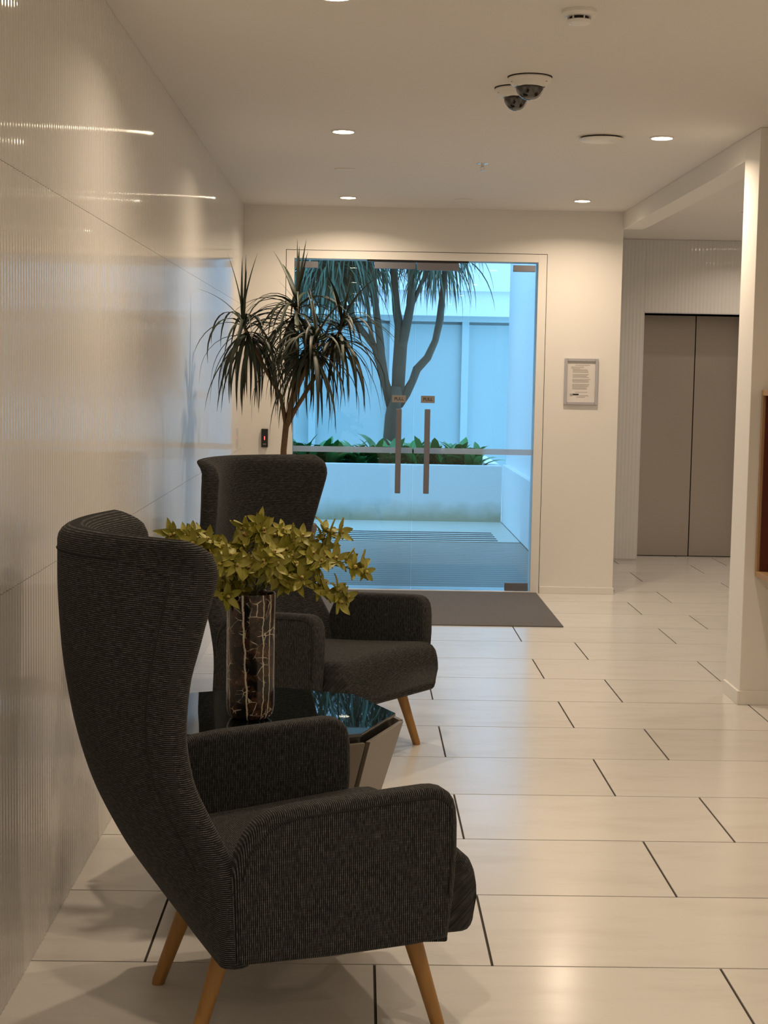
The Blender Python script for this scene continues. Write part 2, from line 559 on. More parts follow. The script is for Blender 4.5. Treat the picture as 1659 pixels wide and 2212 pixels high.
# ---- fluted panels
FL_P, FL_A = 0.030, 0.00088
def flute_mesh(width, height, name='panel'):
    n = max(1, int(round(width / FL_P)))
    sub = 10
    vs, fs = [], []
    cnt = n * sub + 1
    for i in range(cnt):
        y = width * i / (cnt - 1)
        x = FL_A * math.cos(2 * math.pi * i / sub)
        vs += [(x, y, 0), (x, y, height)]
    for i in range(cnt - 1):
        a = 2 * i
        fs.append((a, a + 2, a + 3, a + 1))
    b = len(vs)
    vs += [(-.012, 0, 0), (-.012, 0, height), (-.012, width, 0), (-.012, width, height)]
    e = 2 * (cnt - 1)
    # body behind the fluted face (own vertices, so the face keeps clean normals)
    vs += [(-.001, 0, 0), (-.001, 0, height), (-.001, width, 0), (-.001, width, height)]
    fs += [(b, b + 1, b + 3, b + 2), (b, b + 4, b + 5, b + 1), (b + 6, b + 2, b + 3, b + 7),
           (b, b + 2, b + 6, b + 4), (b + 1, b + 5, b + 7, b + 3), (b + 4, b + 6, b + 7, b + 5)]
    me = bpy.data.meshes.new(name)
    me.from_pydata(vs, [], fs)
    for p in me.polygons: p.use_smooth = p.index < cnt - 1
    me.materials.append(M['flute'])
    return me

wall_left = MB().box(XL - .25, XL - .0135, YB, YF + .02, -.1, HC).build('wall_left', M['backing'])
tag(wall_left, 'glossy white fluted panel wall along the left side', kind='structure')
PANW = 2.94
tiers = [(0.001, .9848), (.9860, 1.9672), (1.9684, HC - .001)]
pm = [flute_mesh(PANW, b - a) for a, b in tiers]
rp = random.Random(3)
npan = int((YF - YB) / PANW)
for c in range(npan + 1):
    y1 = YF - c * PANW
    y0 = y1 - PANW
    if y0 < YB: continue
    for t, (a, b) in enumerate(tiers):
        mobj('panel', pm[t], None, wall_left, (XL + rp.uniform(-.0002, .0002), y0, a))

# ---- far wall with the door opening
DX0, DX1, DZ = -.465, 1.216, 2.297        # clear opening of the glass doors
wf = MB()
wf.box(XL - .25, DX0 - .058, YF, YF + .22, 0, HC)
wf.box(DX1 + .062, XC, YF, YF + .22, 0, HC)
wf.box(DX0 - .058, DX1 + .062, YF, YF + .22, DZ + .058, HC)
wall_far = wf.build('wall_far', M['wall'])
tag(wall_far, 'warm white painted wall around the glass doors', kind='structure')
# painted frame, divided from the wall by a fine shadow line
tf = MB()
g = .004
tf.box(DX0 - .058 + g, DX0, YF - .004, YF + .16, 0, DZ + .058 - g)
tf.box(DX1, DX1 + .062 - g, YF - .004, YF + .16, 0, DZ + .058 - g)
tf.box(DX0, DX1, YF - .004, YF + .16, DZ, DZ + .058 - g)
tag(tf.build('trim_1', M['wall'], bevel=.0015), 'painted door frame around the double glass doors', kind='structure')
gap = MB()
gap.box(DX0 - .058, DX0 - .058 + g, YF + .003, YF + .15, 0, DZ + .058)
gap.box(DX1 + .062 - g, DX1 + .062, YF + .003, YF + .15, 0, DZ + .058)
gap.box(DX0 - .058 + g, DX1 + .062 - g, YF + .003, YF + .15, DZ + .058 - g, DZ + .058)
tag(gap.build('trim_2', M['shadowgap']), 'thin shadow gap around the door frame', kind='structure')
tag(MB().box(DX1 + .066, XC + .006, YF - .012, YF, 0, .048).build('baseboard_far', M['wall'], bevel=.002), 'low white skirting right of the glass doors', kind='structure')
tag(MB().box(XL + .002, DX0 - .062, YF - .012, YF, 0, .048).build('baseboard_near_reader', M['wall'], bevel=.002), 'low white skirting left of the glass doors', kind='structure')
# outside face of the building above and beside the doors
we = MB()
we.box(-4.0, XL - .25, YF + .02, YF + .22, -.1, 4.2)
we.box(XL - .25, XC, YF + .02, YF + .22, HC + .25, 4.2)
we.box(-4.0, 1.56, YF + .22, 12.9, 2.80, 3.0)  # unseen canopy slab, added so the deck darkens towards the doors
tag(we.build('wall_outer', M['extwhite']), 'outer lobby wall with an unseen canopy slab added to shade the deck', kind='structure')

# ---- corridor to the lift
tag(MB().box(1.60, XC, YF + .22, YLIFT + .9, 0, HC).build('wall_corridor', M['wall']), 'side wall of the lift corridor', kind='structure')
tag(MB().box(XE, XE + .2, YP0, YLIFT + .9, 0, HC).build('wall_corridor_end', M['wall']), 'end wall of the lift corridor', kind='structure')
wp = MB().box(XC, XE + .2, YP0, YP1, 0, HC).build('wall_pillar', M['wall'], bevel=.003)
tag(wp, 'white wall end that turns the corner beside the lift corridor', kind='structure')
tag(MB().box(XC - .012, XC, YP0 - .012, YP1, 0, .065).box(XC, XR, YP0 - .012, YP0, 0, .065).build('baseboard_pillar', M['wall'], bevel=.002),
    'white skirting around the foot of the wall end', kind='structure')
tag(MB().box(XC, XC + .14, YP1, YF + .02, 2.535, HC).build('trim_3', M['wall'], bevel=.002), 'shallow white ceiling beam running to the far wall', kind='structure')
tag(MB().box(XR, XR + .2, YB, YP0, 0, HC).build('wall_right', M['wall']), 'white right-hand wall of the lobby', kind='structure')
tag(MB().box(XL - .25, XR + .2, YB - .2, YB, 0, HC).build('wall_back', M['wall']), 'white wall behind the viewer', kind='structure')

# lift wall, fluted
EX0, EX1, EZ = 2.325, 3.360, 2.052
wl = MB()
wl.box(XC, EX0, YLIFT + .0135, YLIFT + .9, 0, HC)
wl.box(EX1, XE, YLIFT + .0135, YLIFT + .9, 0, HC)
wl.box(EX0, EX1, YLIFT + .0135, YLIFT + .9, EZ, HC)
wall_lift = wl.build('wall_lift', M['wall'])
tag(wall_lift, 'fluted white panel wall around the lift', kind='structure')
for (x0, x1, z0, z1) in [(XC + .002, EX0, .02, HC - .002), (EX0 + .001, EX1, EZ, HC - .002), (EX1 + .001, XE - .01, .02, HC - .002)]:
    mobj('panel', flute_mesh(x1 - x0, z1 - z0), None, wall_lift, (x1, YLIFT, z0), (0, 0, math.radians(90)))
for o in wall_lift.children:
    o.rotation_euler.z = math.radians(-90)
for o, (x0, x1) in zip(wall_lift.children, [(XC + .002, EX0), (EX0 + .001, EX1), (EX1 + .001, XE - .01)]):
    o.location.x = x0
# lift doors
tag(MB().box(EX0 + .002, (EX0 + EX1) / 2 - .0035, YDOOR, YDOOR + .03, .006, EZ + .02).build('door_3', M['lift'], bevel=.002),
    'left leaf of the brushed steel lift doors', kind='structure')
tag(MB().box((EX0 + EX1) / 2 + .0035, EX1 - .002, YDOOR, YDOOR + .03, .006, EZ + .02).build('door_4', M['lift'], bevel=.002),
    'right leaf of the brushed steel lift doors', kind='structure')
tag(MB().box(EX0, EX1, YDOOR + .035, YDOOR + .3, 0, EZ).build('wall_lift_shaft', M['shadowgap']), 'dark lift shaft behind the steel doors', kind='structure')
lt = MB().box(EX0 - .0, EX1, YLIFT - .003, YDOOR + .02, EZ, EZ + .008)
tag(lt.build('trim_4', M['silver']), 'steel head strip over the lift doors', kind='structure')

# ================================================================== GLASS DOORS
DM = (DX0 + DX1) / 2
YG = YF + .030
def text_mesh(txt, size):
    cu = bpy.data.curves.new('lettering', 'FONT')
    cu.body = txt; cu.size = size; cu.align_x = 'CENTER'; cu.align_y = 'CENTER'; cu.extrude = .0004; cu.offset = size * .012
    to = bpy.data.objects.new('lettering_tmp', cu)
    COL.objects.link(to)
    dg = bpy.context.evaluated_depsgraph_get()
    me = bpy.data.meshes.new_from_object(to.evaluated_get(dg))
    bpy.data.objects.remove(to)
    me.name = 'lettering'
    me.materials.clear(); me.materials.append(M['inkdark'])
    return me
pull = text_mesh('PULL', .030)

def leaf(name, x0, x1, side, label):
    d = empty(name, ((x0 + x1) / 2, YG, 0))
    tag(d, label, kind='structure')
    cx = (x0 + x1) / 2
    def B(part, a, b, y0, y1, z0, z1, mat, bev=.001):
        return MB().box(a - cx, b - cx, y0, y1, z0, z1).build(part, mat, d, bevel=bev)
    B('pane', x0 + .004, x1 - .002, -.005, .005, .012, DZ - .012, M['glass'], .0008)
    B('frosted_strip', x0 + .006, x1 - .004, -.0066, -.0054, .966, 1.006, M['frost'], 0)
    hx = .272 if side < 0 else .470
    h = B('handle', hx - .019, hx + .019, -.075, -.045, .690, 1.276, M['nickel'], .003)
    for hz in (.78, 1.19):
        st = MB().lathe([(.010, 0), (.010, .046)], 12).build('standoff', M['nickel'], h, smooth=True,
                                                             loc=(hx - cx, -.050, hz), rot=(-math.pi / 2, 0, 0))
    sx = .2725 if side < 0 else .473
    s = B('pull_sign', sx - .048, sx + .048, -.0085, -.0057, 1.318, 1.368, M['sign'], .0006)
    mobj('lettering', pull, None, s, (sx - cx, -.0090, 1.343), (math.pi / 2, 0, 0))
    # patch fittings
    if side < 0:
        B('patch_fitting', x0 + .004, x0 + .163, -.016, .016, DZ - .064, DZ - .020, M['nickel'], .002)
        B('patch_fitting', x1 - .289, x1 - .006, -.018, .018, DZ - .060, DZ - .016, M['nickel'], .002)
        B('patch_fitting', x0 + .004, x0 + .168, -.016, .016, .012, .068, M['nickel'], .002)
    else:
        B('patch_fitting', x1 - .170, x1 - .018, -.016, .016, DZ - .064, DZ - .020, M['nickel'], .002)
        B('patch_fitting', x0 + .006, x0 + .293, -.018, .018, DZ - .066, DZ - .014, M['nickel'], .002)
        B('patch_fitting', x1 - .178, x1 - .014, -.016, .016, .012, .068, M['nickel'], .002)
    return d
leaf('door_1', DX0, DM, -1, 'left leaf of the clear glass entrance doors')
leaf('door_2', DM, DX1, 1, 'right leaf of the clear glass entrance doors')
tag(MB().box(DM - .34, DM + .36, YG - .02, YG + .02, DZ - .013, DZ).build('trim_5', M['black']), 'dark lock keeper strip above the glass doors', kind='structure')
tag(MB().box(DX0, DX1, YF + .004, YF + .20, 0, .010).build('trim_6', M['sill'], bevel=.002), 'pale metal threshold under the glass doors', kind='structure')

# entrance mat
tag(MB().box(-.56, 1.258, 9.215, YF - .016, 0.0, .007).build('entrance_mat', M['mat'], bevel=.002),
    'dark grey entrance mat lying in front of the glass doors', 'mat')

# ================================================================== ARMCHAIRS
def uv_by_vertex(me, fn):
    l = me.uv_layers.new(name='weave')
    for lp in me.loops:
        l.data[lp.index].uv = fn(me.vertices[lp.vertex_index].co)

def back_shell():
    zb0, zt = .247, 1.158
    xb = curve1([(.22, -.225), (.31, -.290), (.44, -.375), (.60, -.450), (.75, -.490), (.90, -.512), (1.05, -.520), (1.16, -.520)])
    xt = curve1([(.22, -.236), (.38, -.238), (.47, -.262), (.56, -.305), (.64, -.338), (.74, -.352), (.84, -.346), (.93, -.325), (1.03, -.302), (1.085, -.292), (1.120, -.304), (1.158, -.352)])
    ww = curve1([(.22, .364), (.38, .364), (.46, .356), (.56, .336), (.66, .322), (.76, .325), (.86, .338), (.96, .354), (1.10, .374), (1.158, .374)])
    th = curve1([(.22, .20), (.40, .15), (.60, .115), (.90, .090), (1.142, .082)])
    E_ = .72
    NS, NC = 44, 5
    def capdir(h):
        u = h.normalized() if h.length > 1e-9 else Vector((0, 1, 0))
        c = Vector((-u.y, u.x, 0))
        return c if c.x > 0 else -c
    rt = .034
    rows = []
    zs = [zb0 + (zt - rt - zb0) * j / 40 for j in range(41)]
    lv = [(zb0, .80, 0.0)] + [(z, 1.0, 0.0) for z in zs] + [(zt - rt + rt * math.sin(a), math.cos(a), 1) for a in [math.radians(q) for q in (20, 40, 58, 74, 85)]]
    for z, k, top in lv:
        X0, X1, W, T = xb(z), xt(z), ww(z), th(z)
        PW = 1.75
        def O(s):
            return Vector((X0 + (X1 - X0) * abs(s) ** PW, W * s, z))
        outer, inner = [], []
        for i in range(NS + 1):
            s = -1 + 2 * i / NS
            o = O(s)
            dx = (X1 - X0) * PW * abs(s) ** (PW - 1) * (1 if s >= 0 else -1)
            nrm = Vector((W, -dx, 0)).normalized()          # towards the sitter
            tt = T + (.064 - T) * abs(s) ** 1.5
            n = o + nrm * tt
            mid = (o + n) / 2; h = (o - n) / 2
            outer.append(mid + h * k); inner.append(mid - h * k)
        loop = list(outer)
        mid = (outer[-1] + inner[-1]) / 2; h = (outer[-1] - inner[-1]) / 2
        for c in range(1, NC):
            a = math.pi * c / NC
            loop.append(mid + h * math.cos(a) + capdir(h) * (h.length * math.sin(a) * .75))
        loop += list(reversed(inner))
        mid = (outer[0] + inner[0]) / 2; h = (inner[0] - outer[0]) / 2
        for c in range(1, NC):
            a = math.pi * c / NC
            loop.append(mid + h * math.cos(a) + capdir(h) * (h.length * math.sin(a) * .75))
        rows.append(loop)
    n = len(rows[0]); vs, fs, uvs = [], [], []
    for r in rows:
        acc = 0
        for i, p in enumerate(r):
            if i: acc += (p - r[i - 1]).length
            vs.append(tuple(p)); uvs.append(acc)
    for j in range(len(rows) - 1):
        for i in range(n):
            i2 = (i + 1) % n
            fs.append((j * n + i, j * n + i2, (j + 1) * n + i2, (j + 1) * n + i))
    # close bottom and top with strips joining outer and inner runs
    def close(base):
        for i in range(NS):
            a, b = i, i + 1
            c = NS + NC - 1 + (NS - i) + 1 - 0
            pass
    m0 = 0; m1 = (len(rows) - 1) * n
    def inner_idx(i): return NS + 1 + (NC - 1) + (NS - i)
    for i in range(NS):
        fs.append((m0 + i + 1, m0 + i, m0 + inner_idx(i), m0 + inner_idx(i + 1)))
        fs.append((m1 + i, m1 + i + 1, m1 + inner_idx(i + 1), m1 + inner_idx(i)))
    for base, rev in ((m0, 1), (m1, 0)):
        e1 = [base + NS + c for c in range(0, NC + 1)]
        e0 = [base + inner_idx(0) + c for c in range(0, NC)] + [base]
        fs.append(tuple(e1 if not rev else reversed(e1))); fs.append(tuple(e0 if not rev else reversed(e0)))
    me = bpy.data.meshes.new('back_shell')
    me.from_pydata(vs, [], fs)
    l = me.uv_layers.new(name='weave')
    for lp in me.loops:
        i = lp.vertex_index
        z = vs[i][2]
        # arc height along the leaning back, so the ribs stay evenly spaced
        l.data[lp.index].uv = (uvs[i], z * 1.06)
    me.materials.append(M['fabric'])
    recalc(me)
    me.shade_smooth()
    # seam lines: front edge of each wing on the outside
    seams = []
    for sgn in (-1, 1):
        pts = []
        for j in range(0, 34):
            z = .44 + (1.075 - .44) * j / 33
            W = ww(z); X1, X0 = xt(z), xb(z)
            s = .87
            x = X0 + (X1 - X0) * s ** 1.75
            y = (W * s + .0005) * sgn
            pts.append((x, y, z))
        seams.append(pts)
    # top seam along the outside rim
    z = 1.075
    W, X1, X0 = ww(z), xt(z), xb(z)
    top = []
    for i in range(0, 41):
        s = -.87 + 1.74 * i / 40
        zz = z + .030 * (1 - (abs(s) / .87) ** 6)
        top.append((X0 + (X1 - X0) * abs(s) ** 1.75 - .0005, W * s, zz))
    return me, seams, top

ARM_OUT = [(-.214, .250), (-.214, .440), (-.203, .490), (-.185, .527), (-.160, .556), (-.125, .574), (-.06, .583), (.05, .590), (.15, .597),
           (.225, .601), (.247, .600), (.264, .5955), (.278, .586), (.288, .571), (.294, .550), (.297, .52), (.298, .45), (.292, .36), (.280, .258), (.20, .250), (0, .246)]

def arm_mesh():
    import bmesh
    t = .066
    n = len(ARM_OUT)
    vs = [(x, 0, z) for x, z in ARM_OUT] + [(x, t, z) for x, z in ARM_OUT]
    fs = [tuple(range(n)), tuple(reversed(range(n, 2 * n)))]
    for i in range(n):
        j = (i + 1) % n
        fs.append((j, i, n + i, n + j))
    me = bpy.data.meshes.new('arm'); me.from_pydata(vs, [], fs)
    bm = bmesh.new(); bm.from_mesh(me)
    bmesh.ops.recalc_face_normals(bm, faces=bm.faces)
    bm.edges.ensure_lookup_table()
    es = [e for e in bm.edges if abs(e.verts[0].co.y - e.verts[1].co.y) < 1e-6]
    bmesh.ops.bevel(bm, geom=es, offset=.020, segments=4, affect='EDGES', profile=.55)
    bm.to_mesh(me); bm.free()
    uv_by_vertex(me, lambda c: (c.z + c.y, c.x + .03 * c.z + c.y * min(1, max(0, (c.x - .262) / .03))))
    me.materials.append(M['fabric']); me.shade_smooth()
    me.set_sharp_from_angle(angle=math.radians(50))
    return me

def cushion_mesh():
    # rounded block lofted along x: sections are rounded rectangles
    sec = [(-.195, .378, .244), (-.12, .384, .240), (0, .394, .238), (.18, .412, .236), (.30, .424, .233), (.335, .423, .232), (.352, .417, .232), (.365, .406, .234), (.374, .390, .239), (.3785, .372, .247), (.380, .352, .258)]
    vs, fs = [], []
    NQ = 6
    ring = None
    rows = []
    for x, zt, zb in sec:
        W = .319 if x < .36 else .319 - (x - .36) * .6
        r = .035
        pts = []
        crown = .010
        corners = [(W - r, zt - r, 0), (-(W - r), zt - r, 90), (-(W - r), zb + r * .6, 180), (W - r, zb + r * .6, 270)]
        for cx_, cz_, a0 in corners:
            rr = r if a0 < 180 else r * .6
            for q in range(NQ + 1):
                a = math.radians(a0 + 90 * q / NQ)
                yy = cx_ + rr * math.cos(a); zz = cz_ + rr * math.sin(a)
                pts.append([x, yy, zz])
            if a0 == 0:
                for q in range(1, 12):
                    f = q / 12
                    yy = (W - r) * (1 - 2 * f)
                    pts.append([x, yy, zt + crown * math.sin(math.pi * f)])
            elif a0 == 180:
                for q in range(1, 6):
                    pts.append([x, -(W - r) * (1 - 2 * q / 6), zb])
        rows.append(pts)
    n = len(rows[0])
    for p in rows: vs += [tuple(q) for q in p]
    for j in range(len(rows) - 1):
        for i in range(n):
            i2 = (i + 1) % n
            fs.append((j * n + i, j * n + i2, (j + 1) * n + i2, (j + 1) * n + i))
    fs.append(tuple(range(n))); fs.append(tuple((len(rows) - 1) * n + i for i in range(n)))
    me = bpy.data.meshes.new('seat_cushion'); me.from_pydata(vs, [], fs)
    recalc(me)
    uv_by_vertex(me, lambda c: (c.y, c.x + (.42 - c.z if c.x > .3 else 0)))
    me.materials.append(M['fabric']); me.shade_smooth()
    return me

def leg(foot, top, name='leg'):
    f, t = Vector(foot), Vector(top)
    b = MB()
    b.tube([f, f + (t - f) * .03, f + (t - f) * .5, t], [.0145, .0155, .0185, .0235], 20)
    me = b.mesh(name, M['oak'], smooth=True)
    # flat foot on the floor
    for v in me.vertices:
        if v.co.z < .006: v.co.z = 0
    return me

def make_chair():
    root = empty('wing_armchair')
    shell, seams, top = back_shell()
    bk = mobj('wing_back', shell, None, root)
    for s in seams + [top]:
        sm = MB().tube(s, .0022, 6).mesh('seam', None, smooth='all')
        uv_by_vertex(sm, lambda c: (c.z * .3, c.x * .2)); sm.materials.append(M['piping'])
        mobj('seam', sm, None, bk)
    am = arm_mesh()
    for sgn in (-1, 1):
        a = mobj('arm', am, None, root)
        a.location = (0, -.389, 0) if sgn < 0 else (0, .389 - .066, 0)
        yy = -.389 if sgn < 0 else .389
        pts = [(x, (-.0004 if sgn < 0 else .0664), z) for x, z in ARM_OUT[1:18]]
        cxm, czm = .05, .40
        pts = [(x + (cxm - x) * .0 + (.018 if x < -.1 else (-.018 if x > .24 else 0)) * (1 if z < .57 else .6), y, z - (.019 if z > .5 else 0)) for x, y, z in pts]
        sm = MB().tube(pts, .0022, 6).mesh('seam', None, smooth='all')
        uv_by_vertex(sm, lambda c: (c.z * .3, c.x * .2)); sm.materials.append(M['piping'])
        mobj('seam', sm, None, a)
    mobj('seat_cushion', cushion_mesh(), None, root)
    base = MB().add([(-.19, -.20, .228), (.30, -.335, .228), (.30, .335, .228), (-.19, .20, .228), (-.19, -.20, .262), (.30, -.335, .262), (.30, .335, .262), (-.19, .20, .262)],
                    [(0, 3, 2, 1), (4, 5, 6, 7), (0, 1, 5, 4), (1, 2, 6, 5), (2, 3, 7, 6), (3, 0, 4, 7)]).mesh('seat_base', None, bevel=.006)
    uv_by_vertex(base, lambda c: (c.y, c.x)); base.materials.append(M['fabric'])
    mobj('seat_base', base, None, root)
    for sgn in (-1, 1):
        mobj('leg', leg((.310, sgn * .268, 0), (.245, sgn * .222, .245)), None, root)
        mobj('leg', leg((-.250, sgn * .190, 0), (-.165, sgn * .160, .245)), None, root)
    return root

chair1 = make_chair()
chair1.location = (-.176, 3.586, 0); chair1.rotation_euler = (0, 0, .345)
chair2 = copy_tree(chair1)
chair2.location = (-.152, 6.159, 0); chair2.rotation_euler = (0, 0, -.644)
tag(chair1, 'nearest charcoal woven wing armchair, turned away on splayed oak legs', 'armchair', 'wing armchairs by the fluted wall')
tag(chair2, 'charcoal wing armchair behind the table, angled towards the viewer', 'armchair', 'wing armchairs by the fluted wall')

# ================================================================== TABLE
TC, TR, TZ = Vector((-.255, 4.50, 0)), .405, .50
table = empty('coffee_table', TC)
tag(table, 'low octagonal table with black glass top and bronze faceted sides', 'table')
def octa(r, z, a0=2):
    return [(r * math.cos(math.radians(a0 + 45 * k)), r * math.sin(math.radians(a0 + 45 * k)), z) for k in range(8)]
mb = MB()
mb.add(octa(TR - .028, TZ - .010) + octa(TR - .028, TZ), [tuple(reversed(range(8))), tuple(range(8, 16))] + [(k, (k + 1) % 8, 8 + (k + 1) % 8, 8 + k) for k in range(8)])
mb.build('glass_top', M['blackglass'], table, bevel=.0015)
mb = MB()
mb.add(octa(TR - .034, TZ - .050) + octa(TR - .034, TZ - .0102), [tuple(reversed(range(8))), tuple(range(8, 16))] + [(k, (k + 1) % 8, 8 + (k + 1) % 8, 8 + k) for k in range(8)])
mb.build('top_frame', M['blacklac'], table)
mb = MB()
mb.add(octa(.235, 0.0) + octa(.345, TZ - .05), [tuple(reversed(range(8))), tuple(range(8, 16))] + [(k, (k + 1) % 8, 8 + (k + 1) % 8, 8 + k) for k in range(8)])
mb.build('core', M['blacklac'], table)
for k in range(8):
    a0, a1 = math.radians(2 + 45 * k), math.radians(47 + 45 * k)
    A1, B1 = Vector((math.cos(a0), math.sin(a0), 0)), Vector((math.cos(a1), math.sin(a1), 0))
    def P(R, z, f):
        p = A1.lerp(B1, f) * R
        return Vector((p.x, p.y, z))
    nrm = (A1 + B1).normalized()
    f0, f1 = .035, .965
    o = [P(.262, .0, .06), P(.262, .0, .94), P(TR, TZ - .022, f1), P(TR, TZ - .022, f0)]
    i = [p - nrm * .014 for p in o]
    MB().add(o + i, [(0, 1, 2, 3), (7, 6, 5, 4), (0, 4, 5, 1), (1, 5, 6, 2), (2, 6, 7, 3), (3, 7, 4, 0)]).build('side_panel', M['bronze'], table, bevel=.0012)

# ================================================================== VASE
VC = Vector((-.305, 4.425, TZ))
vp = [(.040, .0), (.053, .002), (.061, .008), (.067, .020), (.0695, .038), (.070, .06), (.070, .20), (.0705, .366), (.0695, .3685), (.0675, .3675), (.066, .360), (.066, .10), (.055, .07)]
vase = MB().lathe(vp, 48).build('vase', M['marble'], smooth=True, loc=VC)
tag(vase, 'tall dark brown marble vase with white veins standing on the table', 'vase')

# ---- orchid sprays
def petal_mesh(L, W, curl):
    vs, fs = [], []
    n = 7
    for i in range(n + 1):
        t = i / n
        w = W * (math.sin(math.pi * min(1, t * .92 + .06)) ** .8) * (1 - .35 * t)
        if i == n: w = .0004
        x = L * t
        z = curl * L * t * t
        vs += [(x, -w, z + .10 * W), (x, 0, z - .22 * W), (x, w, z + .10 * W)]
    for i in range(n):
        a = 3 * i
        fs += [(a, a + 3, a + 4, a + 1), (a + 1, a + 4, a + 5, a + 2)]
    me = bpy.data.meshes.new('petal'); me.from_pydata(vs, [], fs); me.shade_smooth()
    me.materials.append(M['petal'])
    return me
petals = [petal_mesh(.042, .0120, -.18), petal_mesh(.045, .0132, .15), petal_mesh(.040, .0115, -.45)]
def flower_mesh():
    b = MB()
    b.lathe([(.0020, -.004), (.0036, .002), (.0046, .007), (.0056, .011), (.0046, .0145), (.0018, .0165)], 10)
    me = b.mesh('flower', M['lip'], smooth='all')
    b2 = MB().lathe([(.0018, .0120), (.0028, .0135), (.0024, .0152), (.0006, .0160)], 8, c=(.0, -.0036, .0))
    nv = len(me.vertices)
    import bmesh
    bm = bmesh.new(); bm.from_mesh(me)
    m2 = b2.mesh('tmp', M['lipred'])
    nf = len(bm.faces)
    bm.from_mesh(m2)
    bm.faces.ensure_lookup_table()
    for f in bm.faces[nf:]: f.material_index = 1
    bm.to_mesh(me); bm.free()
    me.materials.append(M['lipred'])
    me.shade_smooth()
    return me
fl_me = flower_mesh()
ro = random.Random(11)
def add_flower(parent, pos, direction, scale):
    q = Vector(direction).to_track_quat('Z', 'Y')
    f = mobj('flower', fl_me, None, parent)
    f.rotation_mode = 'QUATERNION'
    f.rotation_quaternion = q
    f.location = pos
    f.scale = (scale, scale, scale)
    base = ro.uniform(-.3, .3)
    for k in range(5):
        a = base + math.pi / 2 + 2 * math.pi * k / 5 + ro.uniform(-.14, .14)
        tilt = ro.uniform(-.75, .10)
        p = mobj('petal', petals[ro.randrange(3)], None, f)
        p.rotation_euler = (ro.uniform(-.25, .25), tilt, a)
        p.location = (.002 * math.cos(a), .002 * math.sin(a), .003)
PX = 4.425 / 3322.8
def spray(tip_px, depth, nfl, label, bow=.06, start=.30):
    dx = (tip_px[0] - 545) * PX; dz = (1275 - tip_px[1]) * PX
    root = empty('orchid_spray', (VC.x, VC.y, TZ + .36))
    tag(root, label, 'flower', 'yellow green orchid sprays in the vase')
    tip = Vector((dx, depth, dz + .008))
    r0 = Vector((dx, depth, 0)); r0 = r0 * (.022 / max(.022, r0.length))
    bot = Vector((-r0.x * 1.2, -r0.y * 1.2, -.22))
    mouth = Vector((r0.x, r0.y, .012))
    ctrl = Vector((dx * .38, depth * .38, max(dz * .62 + bow, .05)))
    pts = [bot, bot.lerp(mouth, .5), mouth]
    def Q(t): return mouth * (1 - t) ** 2 + ctrl * 2 * t * (1 - t) + tip * t * t
    pts += [Q(t / 10) for t in range(1, 11)]
    MB().tube(pts, [.0030] * 6 + [.0028, .0026, .0024, .0022, .0020, .0017, .0012], 7).build('stem', M['stem'], root, smooth='all')
    for k in range(nfl):
        t = start + (1 - start) * (k + .5) / nfl
        t = min(1, t + ro.uniform(-.03, .03))
        p = Q(t)
        ang = ro.uniform(0, 2 * math.pi)
        side = Vector((math.cos(ang) * .9, -.55 + .5 * math.sin(ang * 1.7), .35 * math.sin(ang) + .15))
        side.normalize()
        off = p + side * ro.uniform(.018, .040)
        MB().tube([p, p.lerp(off, .5) + Vector((0, 0, .003)), off], [.0014, .0013, .0016], 5).build('flower_stalk', M['stem'], root, smooth='all')
        add_flower(root, off, side + Vector((dx * 1.2, -.35, .15)), ro.uniform(.85, 1.12))
    return root
spray((352, 1152), .03, 13, 'orchid spray reaching farthest left over the armchair wing', .07, .42)
spray((430, 1170), -.06, 13, 'short yellow green orchid spray leaning left', .05, .30)
spray((470, 1285), -.05, 13, 'orchid spray drooping beside the left of the vase', .07, .25)
spray((500, 1205), -.12, 12, 'orchid spray bending forward over the left vase rim', .06, .25)
spray((548, 1118), .02, 14, 'tallest upright orchid spray above the vase', .03, .30)
spray((600, 1205), -.12, 13, 'orchid spray bending forward over the right vase rim', .07, .22)
spray((625, 1155), .08, 14, 'orchid spray leaning right at the back of the bunch', .05, .30)
spray((712, 1148), .02, 14, 'orchid spray rising to the upper right', .03, .32)
spray((778, 1222), -.02, 14, 'long orchid spray arching farthest right', .09, .36)
spray((735, 1290), -.05, 12, 'orchid spray hanging down over the right armchair arm', .10, .42)

# ================================================================== DRACAENA IN ITS POT
PC = Vector((-.353, 7.35, 0))
pot = empty('floor_planter', PC)
tag(pot, 'tall taupe planter standing behind the far armchair', 'plant pot')
MB().lathe([(.098, 0), (.106, .004), (.116, .20), (.134, .50), (.150, .74), (.158, .762), (.158, .780), (.153, .787), (.136, .787), (.132, .780), (.130, .72)], 40, cap1=False).build('pot_body', M['pot'], pot, smooth=True)
MB().lathe([(.0005, .735), (.1325, .727)], 32, cap0=False, cap1=False).build('soil', M['soil'], pot)
dr = empty('dracaena', (PC.x, PC.y, .720))
tag(dr, 'dark spiky dracaena with four drooping leaf heads in the tall planter', 'plant')
PXD = 7.35 / 3322.8
def dpt(px, py, dy=0.0):
    """point of the plant, in its own frame, from its measured outline"""
    return Vector(((px - 618) * PXD + (py - 885) * -.0 , dy, 1.339 - (py - 885) * PXD - .720))
fork = dpt(620, 918)
MB().tube([(0.0, 0, 0.0), dpt(613, 1060), dpt(615, 975), fork], [.019, .017, .0145, .0145], 12).build('trunk', M['bark'], dr, smooth='all')
heads = []
